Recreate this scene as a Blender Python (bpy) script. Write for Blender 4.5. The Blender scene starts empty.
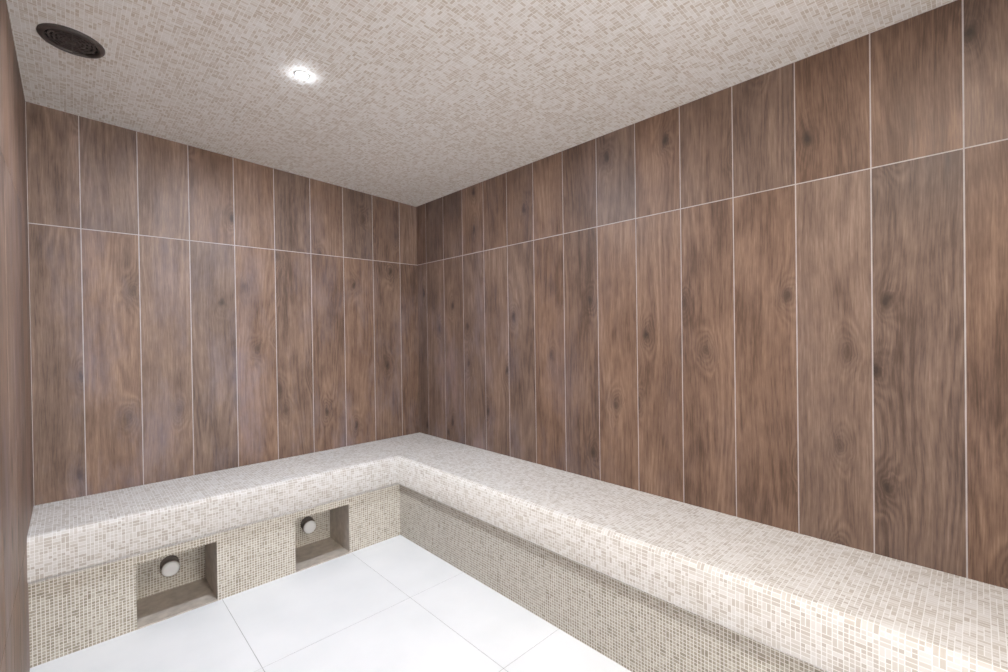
import bpy, math, random
from mathutils import Vector, Matrix
random.seed(7)
sc=bpy.context.scene
sc.view_settings.view_transform='Standard'
sc.view_settings.look='None'

# ---------------- dimensions (metres) ----------------
W=1.90; L=3.35; CAMH=1.165
ZB=0.47; ZJ=1.653; ZC0=2.065; CS=0.0505
def zc(x): return ZC0-CS*x
FOOT=0.408; NOSE=0.438

# ---------------- node helpers ----------------
class NT:
    def __init__(s,name):
        m=bpy.data.materials.new(name); m.use_nodes=True
        s.m=m; s.t=m.node_tree; s.n=s.t.nodes; s.l=s.t.links
        s.b=s.n['Principled BSDF']
    def new(s,ty,**k):
        n=s.n.new(ty)
        for a,v in k.items(): setattr(n,a,v)
        return n
    def put(s,sock,v):
        if isinstance(v,bpy.types.NodeSocket): s.l.new(v,sock)
        else: sock.default_value=v
    def math(s,op,a,b=0.0,c=0.0,clamp=False):
        n=s.new('ShaderNodeMath',operation=op); n.use_clamp=clamp
        s.put(n.inputs[0],a); s.put(n.inputs[1],b); s.put(n.inputs[2],c); return n.outputs[0]
    def xyz(s,x,y,z=0.0):
        n=s.new('ShaderNodeCombineXYZ'); s.put(n.inputs[0],x); s.put(n.inputs[1],y); s.put(n.inputs[2],z); return n.outputs[0]
    def sep(s,v):
        n=s.new('ShaderNodeSeparateXYZ'); s.put(n.inputs[0],v); return n.outputs
    def noise(s,v,scale=1.0,detail=2.0,rough=0.5):
        n=s.new('ShaderNodeTexNoise'); s.put(n.inputs['Vector'],v); n.inputs['Scale'].default_value=scale
        n.inputs['Detail'].default_value=detail; n.inputs['Roughness'].default_value=rough; return n.outputs['Fac']
    def white(s,v):
        n=s.new('ShaderNodeTexWhiteNoise',noise_dimensions='3D'); s.put(n.inputs['Vector'],v); return n.outputs['Value']
    def ramp(s,f,stops,interp='LINEAR'):
        n=s.new('ShaderNodeValToRGB'); r=n.color_ramp; r.interpolation=interp
        while len(r.elements)<len(stops): r.elements.new(0.5)
        for e,(p,c) in zip(r.elements,stops): e.position=p; e.color=(*c,1)
        s.put(n.inputs[0],f); return n.outputs[0]
    def mix(s,f,a,b,blend='MIX'):
        n=s.new('ShaderNodeMix',data_type='RGBA',blend_type=blend)
        s.put(n.inputs[0],f); s.put(n.inputs[6],a); s.put(n.inputs[7],b); return n.outputs[2]
    def maprange(s,v,a,b,c=0.0,d=1.0):
        n=s.new('ShaderNodeMapRange'); s.put(n.inputs[0],v)
        n.inputs[1].default_value=a;n.inputs[2].default_value=b;n.inputs[3].default_value=c;n.inputs[4].default_value=d
        return n.outputs[0]
    def bump(s,h,strength,dist):
        n=s.new('ShaderNodeBump'); n.inputs['Strength'].default_value=strength; n.inputs['Distance'].default_value=dist
        s.put(n.inputs['Height'],h); s.l.new(n.outputs[0],s.b.inputs['Normal'])
def srgb(r,g,b):
    f=lambda c:(c/12.92 if c<=0.04045 else ((c+0.055)/1.055)**2.4)
    return tuple(f(c/255) for c in (r,g,b))
def c4(t): return (*t,1)

def plain(name,col,rough=0.5,metal=0.0,var=0.06,scale=30):
    q=NT(name); tc=q.new('ShaderNodeTexCoord').outputs['Object']
    f=q.noise(tc,scale,4)
    a=tuple(max(0,c*(1-var*2)) for c in col); b=tuple(min(1,c*(1+var*2)) for c in col)
    q.put(q.b.inputs['Base Color'],q.ramp(f,[(0.3,a),(0.7,b)]))
    q.b.inputs['Roughness'].default_value=rough; q.b.inputs['Metallic'].default_value=metal
    return q.m

def mosaic(name,cell,stops,grout,gw=0.0018,pa=0.35,pb=0.7,rough=0.65):
    q=NT(name); uv=q.new('ShaderNodeUVMap').outputs[0]
    s_=cell*2
    X,Y,_=q.sep(uv)
    px=q.math('DIVIDE',X,s_); py=q.math('DIVIDE',Y,s_)
    bx=q.math('FLOOR',px); by=q.math('FLOOR',py)
    fx=q.math('SUBTRACT',px,bx); fy=q.math('SUBTRACT',py,by)
    h=q.white(q.xyz(bx,by,3.3))
    nx=q.math('ADD',q.math('GREATER_THAN',h,pa),1.0)
    inb=q.math('MULTIPLY',q.math('GREATER_THAN',h,pa),q.math('LESS_THAN',h,pb))
    ny=q.math('SUBTRACT',2.0,inb)
    def part(f,n):
        g=q.math('MULTIPLY',f,n); i=q.math('FLOOR',g); l=q.math('SUBTRACT',g,i)
        d=q.math('MINIMUM',l,q.math('SUBTRACT',1.0,l))
        return i,q.math('MULTIPLY',q.math('DIVIDE',d,n),s_)
    ix,dx=part(fx,nx); iy,dy=part(fy,ny)
    d=q.math('MINIMUM',dx,dy)
    mask=q.maprange(d,gw*0.35,gw*0.65)
    idv=q.xyz(q.math('ADD',bx,q.math('MULTIPLY',ix,0.37)),q.math('ADD',by,q.math('MULTIPLY',iy,0.61)),1.7)
    r=q.white(idv)
    big=q.noise(uv,1.6,3)
    r2=q.math('ADD',r,q.maprange(big,0.3,0.7,-0.10,0.10),clamp=True)
    col=q.ramp(r2,stops)
    q.put(q.b.inputs['Base Color'],q.mix(mask,c4(grout),col))
    q.put(q.b.inputs['Roughness'],q.maprange(mask,0,1,0.9,rough))
    q.b.inputs['Specular IOR Level'].default_value=0.25
    q.bump(mask,0.2,0.001)
    return q.m

def wood(name):
    q=NT(name); uv=q.new('ShaderNodeUVMap').outputs[0]
    at=q.new('ShaderNodeAttribute',attribute_name='rnd').outputs['Color']
    r1,r2,r3=q.sep(at)
    geo=q.new('ShaderNodeNewGeometry').outputs['Position']
    X,Y,_=q.sep(uv)
    wv=q.noise(q.xyz(q.math('MULTIPLY',X,2.5),q.math('MULTIPLY',Y,1.3)),1.0,1)
    Xw=q.math('ADD',X,q.math('MULTIPLY',q.math('SUBTRACT',wv,0.5),0.05))
    # knots, irregular
    wk=q.noise(q.xyz(q.math('MULTIPLY',X,30.0),q.math('MULTIPLY',Y,18.0)),1.0,3)
    vn=q.new('ShaderNodeTexVoronoi',voronoi_dimensions='2D'); vn.inputs['Scale'].default_value=1.0
    kx=q.math('ADD',q.math('MULTIPLY',Xw,5.2),q.math('MULTIPLY',wk,0.16))
    ky=q.math('ADD',q.math('MULTIPLY',Y,2.7),q.math('MULTIPLY',wk,0.13))
    q.put(vn.inputs['Vector'],q.xyz(kx,ky))
    vd=vn.outputs['Distance']
    kc=q.sep(vn.outputs['Color'])[0]
    has=q.math('GREATER_THAN',kc,0.55)
    vd=q.math('ADD',vd,q.math('MULTIPLY',q.math('SUBTRACT',1.0,has),2.0))
    kb=q.math('POWER',q.maprange(vd,0.0,0.40,1.0,0.0),2.4)
    # growth rings (long, mostly straight, bending round the knots)
    n=q.noise(q.xyz(q.math('MULTIPLY',Xw,6.0),q.math('MULTIPLY',Y,0.45)),1.0,1.5,0.4)
    field=q.math('ADD',q.math('MULTIPLY',n,130.0),q.math('MULTIPLY',kb,36.0))
    field=q.math('ADD',field,q.math('MULTIPLY',wk,1.2))
    rings=q.math('ADD',q.math('MULTIPLY',q.math('SINE',field),0.5),0.5)
    amp=q.noise(q.xyz(q.math('MULTIPLY',X,6.0),q.math('MULTIPLY',Y,1.4),7.0),1.0,2)
    rings=q.math('MULTIPLY',rings,q.maprange(amp,0.35,0.65,0.2,1.0))
    fwarp=q.math('ADD',Xw,q.math('MULTIPLY',kb,0.015))
    fib=q.noise(q.xyz(q.math('MULTIPLY',fwarp,300.0),q.math('MULTIPLY',Y,14.0)),1.0,3,0.6)
    fib2=q.noise(q.xyz(q.math('MULTIPLY',fwarp,95.0),q.math('MULTIPLY',Y,2.4)),1.0,4,0.65)
    fib3=q.noise(q.xyz(q.math('MULTIPLY',fwarp,24.0),q.math('MULTIPLY',Y,1.0)),1.0,3,0.5)
    blot=q.noise(q.xyz(q.math('MULTIPLY',X,7.0),q.math('MULTIPLY',Y,2.8)),1.0,5,0.65)
    v=q.math('ADD',q.math('MULTIPLY',rings,0.17),q.math('MULTIPLY',fib,0.66))
    v=q.math('ADD',v,q.math('MULTIPLY',fib2,0.52))
    v=q.math('ADD',v,q.math('MULTIPLY',fib3,0.38))
    v=q.math('ADD',v,q.math('MULTIPLY',blot,0.74))
    v=q.math('ADD',v,q.math('MULTIPLY',q.math('SUBTRACT',r1,0.5),0.14))
    v=q.math('SUBTRACT',v,0.74)
    col=q.ramp(v,[(0.02,srgb(62,46,37)),(0.32,srgb(103,79,64)),(0.54,srgb(130,102,84)),(0.85,srgb(160,131,110))])
    grey=q.ramp(v,[(0.02,srgb(62,51,47)),(0.32,srgb(95,81,74)),(0.54,srgb(119,103,94)),(0.85,srgb(148,131,121))])
    col=q.mix(q.maprange(r2,0.0,1.0,0.0,0.62),col,grey)
    kd=q.maprange(vd,0.02,0.095,0.88,0.0)
    kd=q.math('MULTIPLY',kd,q.maprange(r3,0.1,0.6,0.5,1.0))
    col=q.mix(kd,col,c4(srgb(46,37,34)))
    kh=q.maprange(vd,0.04,0.26,0.38,0.0)
    col=q.mix(kh,col,c4(srgb(78,62,53)))
    # pale bluish haze: lime-scale patches plus wall reflection painted into the colour
    gx,gy,gz=q.sep(geo)
    hz=q.noise(q.xyz(q.math('MULTIPLY',gx,5.0),q.math('MULTIPLY',gy,5.0),q.math('MULTIPLY',gz,1.7)),1.0,7,0.68)
    hm=q.math('MULTIPLY',q.maprange(hz,0.48,0.74,0.0,0.42),q.maprange(gz,2.1,0.6,0.3,1.0))
    hm=q.math('MULTIPLY',hm,q.math('MAXIMUM',q.maprange(gy,-2.0,-0.6,0.1,1.0),q.maprange(gx,-1.8,-1.9,0.0,1.0)))
    col=q.mix(hm,col,c4(srgb(148,141,156)))
    q.put(q.b.inputs['Base Color'],col)
    q.put(q.b.inputs['Roughness'],q.maprange(fib2,0.3,0.7,0.40,0.54))
    q.b.inputs['Specular IOR Level'].default_value=0.34
    q.bump(fib,0.15,0.0006)
    return q.m

def floormat():
    q=NT('white_floor_tile'); tc=q.new('ShaderNodeTexCoord').outputs['Object']
    f=q.noise(tc,4,5)
    q.put(q.b.inputs['Base Color'],q.ramp(f,[(0.3,srgb(231,233,235)),(0.7,srgb(239,240,242))]))
    q.b.inputs['Roughness'].default_value=0.42
    q.b.inputs['Specular IOR Level'].default_value=0.35
    return q.m

M_wood=wood('wood_look_tile')
stopsC=[(0.0,srgb(200,189,177)),(0.28,srgb(210,201,192)),(0.55,srgb(220,215,209)),(1.0,srgb(230,227,224))]
M_ceil=mosaic('mosaic_ceiling',0.0102,stopsC,srgb(238,236,234),gw=0.0017,pa=0.42,pb=0.84)
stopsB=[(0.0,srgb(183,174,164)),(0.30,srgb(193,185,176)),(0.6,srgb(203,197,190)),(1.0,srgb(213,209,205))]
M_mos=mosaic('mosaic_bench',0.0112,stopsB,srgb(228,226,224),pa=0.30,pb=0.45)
stopsF=[(0.0,srgb(148,138,124)),(0.5,srgb(163,154,140)),(1.0,srgb(182,175,163))]  # same bench mosaic, with the front's shade painted in as darker taupe
M_mosF=mosaic('mosaic_bench_shaded',0.0112,stopsF,srgb(224,220,212),gw=0.0021,pa=0.10,pb=0.15)
M_grout=plain('grout_light',srgb(186,178,176),0.9)
M_fgrout=plain('floor_grout',srgb(182,182,182),0.9)
M_stone=plain('beige_stone',srgb(180,170,159),0.7,0,0.08,25)
M_floor=floormat()
M_plaster=plain('painted_plaster',srgb(225,224,222),0.8,0,0.02)
M_bronze=plain('dark_bronze',srgb(84,76,74),0.45,0.3)
M_black=plain('black_void',srgb(14,13,13),0.9)
M_white=plain('white_plastic',srgb(238,238,236),0.35,0,0.01)
M_brownpl=plain('dark_flange',srgb(90,80,72),0.5)
M_chrome=plain('brushed_steel',srgb(200,200,200),0.3,0.9)
q=NT('led_lens'); q.b.inputs['Emission Color'].default_value=(0.9,0.95,1,1); q.b.inputs['Emission Strength'].default_value=60; M_led=q.m
q=NT('door_glass'); q.b.inputs['Transmission Weight'].default_value=1.0; q.b.inputs['Roughness'].default_value=0.0; q.b.inputs['IOR'].default_value=1.05; M_glass=q.m

# ---------------- mesh builder ----------------
class MB:
    def __init__(s): s.v=[];s.f=[];s.uv=[];s.m=[];s.mats=[];s.r=[];s.sm=[]
    def mi(s,m):
        if m not in s.mats: s.mats.append(m)
        return s.mats.index(m)
    def face(s,pts,mat,uv=None,rnd=(0.5,0.5,0.5),smooth=False,nrm=None):
        pts=[Vector(p) for p in pts]
        if uv is None: uv=[(0,0)]*len(pts)
        if nrm is not None:
            n=(pts[1]-pts[0]).cross(pts[2]-pts[0])
            if n.dot(Vector(nrm))<0: pts=pts[::-1]; uv=list(uv)[::-1]
        i=len(s.v); s.v+=pts; s.f.append(tuple(range(i,i+len(pts))))
        s.uv.append(list(uv)); s.m.append(s.mi(mat)); s.r.append(rnd); s.sm.append(smooth)
    def box(s,a,b,mat):
        x0,y0,z0=a;x1,y1,z1=b
        P=lambda x,y,z:(x,y,z)
        s.face([P(x0,y0,z0),P(x1,y0,z0),P(x1,y0,z1),P(x0,y0,z1)],mat,[(x0,z0),(x1,z0),(x1,z1),(x0,z1)],nrm=(0,-1,0))
        s.face([P(x0,y1,z0),P(x1,y1,z0),P(x1,y1,z1),P(x0,y1,z1)],mat,[(x0,z0),(x1,z0),(x1,z1),(x0,z1)],nrm=(0,1,0))
        s.face([P(x0,y0,z0),P(x0,y1,z0),P(x0,y1,z1),P(x0,y0,z1)],mat,[(y0,z0),(y1,z0),(y1,z1),(y0,z1)],nrm=(-1,0,0))
        s.face([P(x1,y0,z0),P(x1,y1,z0),P(x1,y1,z1),P(x1,y0,z1)],mat,[(y0,z0),(y1,z0),(y1,z1),(y0,z1)],nrm=(1,0,0))
        s.face([P(x0,y0,z0),P(x1,y0,z0),P(x1,y1,z0),P(x0,y1,z0)],mat,[(x0,y0),(x1,y0),(x1,y1),(x0,y1)],nrm=(0,0,-1))
        s.face([P(x0,y0,z1),P(x1,y0,z1),P(x1,y1,z1),P(x0,y1,z1)],mat,[(x0,y0),(x1,y0),(x1,y1),(x0,y1)],nrm=(0,0,1))
    def lathe(s,prof,mat,mtx=Matrix(),seg=40,smooth=True):
        for (r0,z0),(r1,z1) in zip(prof[:-1],prof[1:]):
            for k in range(seg):
                a=2*math.pi*k/seg;b=2*math.pi*(k+1)/seg
                p=[(r0*math.cos(a),r0*math.sin(a),z0),(r0*math.cos(b),r0*math.sin(b),z0),(r1*math.cos(b),r1*math.sin(b),z1),(r1*math.cos(a),r1*math.sin(a),z1)]
                if r0<1e-6: p=[p[0],p[2],p[3]]
                elif r1<1e-6: p=[p[0],p[1],p[2]]
                s.face([mtx@Vector(t) for t in p],mat,smooth=smooth)
    def build(s,name,weld=True):
        me=bpy.data.meshes.new(name); me.from_pydata([tuple(v) for v in s.v],[],s.f)
        for m in s.mats: me.materials.append(m)
        me.uv_layers.new(name='UVMap'); me.color_attributes.new('rnd','FLOAT_COLOR','CORNER')
        uvs=[];cols=[]
        for i,f in enumerate(s.f):
            for j in range(len(f)):
                uvs+=[s.uv[i][j][0],s.uv[i][j][1]]; cols+=[*s.r[i],1.0]
        me.uv_layers['UVMap'].data.foreach_set('uv',uvs)
        me.color_attributes['rnd'].data.foreach_set('color',cols)
        me.polygons.foreach_set('material_index',s.m)
        me.polygons.foreach_set('use_smooth',s.sm)
        me.update()
        if weld:
            import bmesh
            bm=bmesh.new(); bm.from_mesh(me); bmesh.ops.remove_doubles(bm,verts=bm.verts,dist=1e-5); bm.to_mesh(me); bm.free()
        o=bpy.data.objects.new(name,me); sc.collection.objects.link(o); return o

# ---------------- tiled walls ----------------
G=0.0034; GD=-0.0008
def tiled_wall(name,length,first,point,top,nrm,back):
    b=MB()
    def quad(s0,s1,z0,f1,f2,d,mat):
        b.face([point(s0,z0,d),point(s1,z0,d),point(s1,f2,d),point(s0,f1,d)],mat,nrm=nrm)
    quad(0,length,0,top(0),top(length),GD,M_grout)
    b.face([point(0,0,-back),point(length,0,-back),point(length,top(length),-back),point(0,top(0),-back)],M_grout,nrm=[-c for c in nrm])
    b.face([point(0,top(0),GD),point(length,top(length),GD),point(length,top(length),-back),point(0,top(0),-back)],M_grout,nrm=(0,0,1))
    b.face([point(0,0,GD),point(length,0,GD),point(length,0,-back),point(0,0,-back)],M_grout,nrm=(0,0,-1))
    for s in (0,length):
        b.face([point(s,0,GD),point(s,0,-back),point(s,top(s),-back),point(s,top(s),GD)],M_grout)
    cuts=[0.0]; s=first
    while s<length-0.01: cuts.append(s); s+=0.2
    cuts.append(length)
    rows=[(0.0,0.453),(0.453,ZJ),(ZJ,None)]
    for a,c in zip(cuts[:-1],cuts[1:]):
        for z0,z1 in rows:
            s0=a+(G/2 if a>0 else 0.0); s1=c-G/2; lo=z0+G/2
            h0=(z1-G/2) if z1 else top(s0)-0.002; h1=(z1-G/2) if z1 else top(s1)-0.002
            ou=random.uniform(0,40); ov=random.uniform(0,40)
            fl=random.choice([1,-1])
            rn=(random.random(),random.random(),random.random())
            P=[(s0,lo),(s1,lo),(s1,h1),(s0,h0)]
            e=0.0003; e0=e if a>0 else 0.0
            I=[(s0+e0,lo+e),(s1-e,lo+e),(s1-e,h1-e),(s0+e0,h0-e)]
            uv=[(ou+fl*(x-a),ov+(z-z0)) for x,z in I]
            b.face([point(x,z,0) for x,z in I],M_wood,uv,rn,nrm=nrm)
            for k in range(4):
                k2=(k+1)%4
                b.face([point(*P[k],GD),point(*P[k2],GD),point(*I[k2],0),point(*I[k],0)],M_wood,[uv[k],uv[k2],uv[k2],uv[k]],rn)
    return b.build(name,weld=False)

tiled_wall('wall_back',W,0.138,lambda s,z,d:(-s,-d,z),lambda s:zc(-s),(0,-1,0),0.1)
tiled_wall('wall_right',L,0.113,lambda s,z,d:(-d,-s,z),lambda s:ZC0,(-1,0,0),0.1)
tiled_wall('wall_left',L,0.16,lambda s,z,d:(-W+d,-s,z),lambda s:zc(-W),(1,0,0),0.1)
# unseen wall behind the camera; glass door opening added to let light in
b=MB()
b.box((-W,-L-0.1,0),(-1.55,-L,2.1),M_plaster); b.box((-0.60,-L-0.1,0),(0,-L,ZC0),M_plaster); b.box((-1.55,-L-0.1,2.0),(-0.60,-L,2.09),M_plaster)
b.build('wall_front')
b=MB()
x0,x1,z1=-1.55,-0.60,2.0
for a,c in (((x0,-L-0.07,0.0),(x0+0.04,-L-0.03,z1)),((x1-0.04,-L-0.07,0.0),(x1,-L-0.03,z1)),((x0+0.04,-L-0.07,z1-0.04),(x1-0.04,-L-0.03,z1))):
    b.box(a,c,M_chrome)
b.box((x0+0.04,-L-0.054,0.01),(x1-0.04,-L-0.046,z1-0.04),M_glass)
b.box((x0+0.09,-L-0.03,0.95),(x0+0.11,-L-0.01,1.25),M_chrome)
b.build('door_1')

# ---------------- ceiling ----------------
b=MB()
ce=[(-W-0.1,-L-0.1),(0.1,-L-0.1),(0.1,0.1),(-W-0.1,0.1)]
b.face([(x,y,zc(x)) for x,y in ce],M_ceil,[(x,y) for x,y in ce],nrm=(0,0,-1))
b.face([(x,y,zc(x)+0.1) for x,y in ce],M_plaster,nrm=(0,0,1))
for k in range(4):
    p,r=ce[k],ce[(k+1)%4]
    b.face([(p[0],p[1],zc(p[0])),(r[0],r[1],zc(r[0])),(r[0],r[1],zc(r[0])+0.1),(p[0],p[1],zc(p[0])+0.1)],M_plaster)
b.build('ceiling')

# ---------------- floor ----------------
b=MB()
b.box((-W-0.1,-L-1.6,-0.1),(0.1,0.1,-0.001),M_fgrout)
xs=[-W-0.1,-1.308,-0.708,-0.108,0.1]; ys=[0.1,-0.392,-0.992,-1.592,-2.192,-2.792,-3.392,-3.992,-4.592,-4.95]
g=0.0013
for i in range(len(xs)-1):
    for j in range(len(ys)-1):
        a,c=xs[i]+g,xs[i+1]-g; d,e=ys[j+1]+g,ys[j]-g
        b.face([(a,d,0),(c,d,0),(c,e,0),(a,e,0)],M_floor,nrm=(0,0,1))
        for p,r in (((a,d),(c,d)),((c,d),(c,e)),((c,e),(a,e)),((a,e),(a,d))):
            b.face([(p[0],p[1],0),(r[0],r[1],0),(r[0],r[1],-0.001),(p[0],p[1],-0.001)],M_floor)
b.build('floor',weld=False)

# ---------------- bench ----------------
b=MB()
R=0.024
prof=[(0.0,ZB),(0.12,ZB),(0.24,ZB),(NOSE-0.003-R,ZB)]
N=8
for k in range(1,N+1):
    a=math.pi/2*k/N
    prof.append((NOSE-0.003-R+R*math.sin(a),ZB-R+R*math.cos(a)))
prof.append((NOSE,ZB-0.07)); prof.append((NOSE-0.001,ZB-0.150))
# the lip eases back into the plinth
for k in range(1,8):
    t=k/7
    prof.append((NOSE-0.001-(NOSE-0.001-FOOT)*(t*t*(3-2*t)),ZB-0.150-0.025*t))
arc=[0.0]
for p,r in zip(prof[:-1],prof[1:]): arc.append(arc[-1]+math.hypot(r[0]-p[0],r[1]-p[1]))
for (o0,z0),(o1,z1),s0,s1 in zip(prof[:-1],prof[1:],arc[:-1],arc[1:]):
    b.face([(-W,-o0,z0),(-o0,-o0,z0),(-o1,-o1,z1),(-W,-o1,z1)],M_mos,[(-W,s0),(-o0,s0),(-o1,s1),(-W,s1)],smooth=True,nrm=(0,-0.7,0.3))
    b.face([(-o0,-o0,z0),(-o0,-L,z0),(-o1,-L,z1),(-o1,-o1,z1)],M_mos,[(-o0,s0+5),(-L,s0+5),(-L,s1+5),(-o1,s1+5)],smooth=True,nrm=(-0.7,0,0.3))
ZT=prof[-1][1]
ZCUB=0.262; CB=-0.155
cubs=[(-1.603,-1.325),(-0.993,-0.716)]
def ff(x0,x1,z0,z1):
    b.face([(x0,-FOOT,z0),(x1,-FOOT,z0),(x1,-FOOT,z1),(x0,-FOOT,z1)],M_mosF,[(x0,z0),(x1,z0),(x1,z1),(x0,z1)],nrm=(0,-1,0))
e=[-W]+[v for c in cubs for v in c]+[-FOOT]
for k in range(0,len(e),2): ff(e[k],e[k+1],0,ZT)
for c in cubs:
    x0,x1=c; ff(x0,x1,ZCUB,ZT); zf=0.006
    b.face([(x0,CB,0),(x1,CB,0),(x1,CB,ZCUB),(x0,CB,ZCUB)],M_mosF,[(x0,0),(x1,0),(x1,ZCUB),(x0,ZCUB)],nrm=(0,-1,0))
    b.face([(x0,-FOOT,0),(x0,CB,0),(x0,CB,ZCUB),(x0,-FOOT,ZCUB)],M_stone,nrm=(1,0,0))
    b.face([(x1,-FOOT,0),(x1,CB,0),(x1,CB,ZCUB),(x1,-FOOT,ZCUB)],M_stone,nrm=(-1,0,0))
    b.face([(x0,-FOOT,ZCUB),(x1,-FOOT,ZCUB),(x1,CB,ZCUB),(x0,CB,ZCUB)],M_stone,nrm=(0,0,-1))
    b.face([(x0,-FOOT,zf),(x1,-FOOT,zf),(x1,CB,zf),(x0,CB,zf)],M_stone,nrm=(0,0,1))
    b.face([(x0,-FOOT,0),(x1,-FOOT,0),(x1,-FOOT,zf),(x0,-FOOT,zf)],M_stone,nrm=(0,-1,0))
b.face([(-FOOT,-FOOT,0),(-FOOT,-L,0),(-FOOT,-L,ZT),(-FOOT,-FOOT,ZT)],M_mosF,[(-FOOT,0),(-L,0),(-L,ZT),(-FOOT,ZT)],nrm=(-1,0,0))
b.build('built_in_bench',weld=True)

# ---------------- steam outlets ----------------
for i,x in enumerate((-1.464,-0.842)):
    b=MB()
    m=Matrix.Translation((x,CB,0.113))@Matrix.Rotation(math.pi/2,4,'X')   # local +z -> -y
    b.lathe([(0,0.006),(0.030,0.006),(0.036,0.004),(0.036,0.0)],M_brownpl,Matrix.Translation((0.0,0,0.012))@m)
    b.lathe([(0.014,0.004),(0.014,0.030)],M_chrome,m)
    b.lathe([(0.012,0.028),(0.031,0.028),(0.0335,0.031),(0.0335,0.037),(0.031,0.041),(0.026,0.044),(0.012,0.0455),(0,0.046)],M_white,m)
    b.lathe([(0.0337,0.030),(0.0352,0.032),(0.0352,0.035),(0.0337,0.037)],M_stone,m)
    b.build('steam_outlet')

# ---------------- ceiling vent ----------------
tilt=Matrix.Rotation(math.atan(CS),4,'Y')
def ceilM(x,y): return Matrix.Translation((x,y,zc(x)))@tilt@Matrix.Rotation(math.pi,4,'X')  # local +z points down
b=MB(); m=ceilM(-1.760,-0.668)
b.lathe([(0,0.001),(0.07,0.001)],M_black,m)
b.lathe([(0.066,0.001),(0.066,0.007),(0.070,0.010),(0.080,0.008),(0.083,0.004),(0.083,0.0)],M_bronze,m,56)
for r in (0.056,0.044,0.032,0.020):
    b.lathe([(r-0.0027,0.001),(r-0.0027,0.004),(r+0.0027,0.004),(r+0.0027,0.001)],M_bronze,m,48,False)
b.lathe([(0,0.008),(0.009,0.008),(0.010,0.001)],M_bronze,m)
for k in range(12):
    a=m@Matrix.Rotation(2*math.pi*k/12,4,'Z')
    P=[(0.009,-0.002),(0.067,-0.002),(0.067,0.002),(0.009,0.002)]
    b.face([a@Vector((x,y,0.0045)) for x,y in P],M_bronze)
    for q1,q2 in ((0,1),(2,3)):
        b.face([a@Vector((*P[q1],0.0045)),a@Vector((*P[q2],0.0045)),a@Vector((*P[q2],0.001)),a@Vector((*P[q1],0.001))],M_bronze)
b.build('ceiling_vent')

# ---------------- downlights ----------------
def downlight(x,y,power,col,size=0.04):
    b=MB(); m=ceilM(x,y)
    # domed lens standing slightly proud of a slim white bezel
    b.lathe([(0,0.011),(0.008,0.010),(0.015,0.007),(0.019,0.004),(0.020,0.002)],M_led,m)
    b.lathe([(0.020,0.002),(0.027,0.002),(0.028,0.0)],M_white,m)
    o=b.build('recessed_downlight')
    for nm,ty,en,dz in (('lamp','AREA',power,0.018),('added_halo','POINT',power*0.0055,0.024)):  # point light is added to brighten the ceiling around each lens
        ld=bpy.data.lights.new(nm,ty); ld.energy=en; ld.color=col
        if ty=='AREA': ld.shape='DISK'; ld.size=size
        else: ld.shadow_soft_size=0.010
        lo=bpy.data.objects.new(nm,ld); sc.collection.objects.link(lo)
        lo.matrix_world=Matrix.Translation((x,y,zc(x)-dz)); lo.parent=o; lo.matrix_parent_inverse=o.matrix_world.inverted()
    return o
downlight(-1.15,-1.027,25,(0.79,0.88,1.0))
downlight(-1.15,-2.65,20,(1.0,0.95,0.88))  # unseen second fixture, added to light the near end
# unseen area light added outside the door opening to fill the room
ld=bpy.data.lights.new('added_door_fill','AREA'); ld.shape='RECTANGLE'; ld.size=1.4; ld.size_y=1.8; ld.energy=85; ld.color=(1.0,0.975,0.95)
lo=bpy.data.objects.new('added_door_fill',ld); sc.collection.objects.link(lo)
lo.matrix_world=Matrix.Translation((-1.05,-L-0.9,1.1))@Matrix.Rotation(math.pi/2,4,'X')
w=bpy.data.worlds.new('world'); sc.world=w; w.use_nodes=True
w.node_tree.nodes['Background'].inputs[0].default_value=(1,1,1,1); w.node_tree.nodes['Background'].inputs[1].default_value=1.3

# ---------------- camera ----------------
th=math.atan(434/454.5)
F=Vector((math.sin(th),math.cos(th),0)); Rr=Vector((math.cos(th),-math.sin(th),0)); U=Vector((0,0,1))
p=0.0066; r=0.0145
F2=F*math.cos(p)-U*math.sin(p); U2=U*math.cos(p)+F*math.sin(p)
Xc=Rr*math.cos(r)-U2*math.sin(r); Yc=U2*math.cos(r)+Rr*math.sin(r); Zc=-F2
cam=bpy.data.cameras.new('camera'); cam.sensor_width=36; cam.lens=36*454.5/1008; cam.clip_start=0.01
co=bpy.data.objects.new('camera',cam); sc.collection.objects.link(co)
mm=Matrix((Xc,Yc,Zc)).transposed().to_4x4(); mm.translation=Vector((-1.780,-2.741,CAMH)); co.matrix_world=mm
sc.camera=co
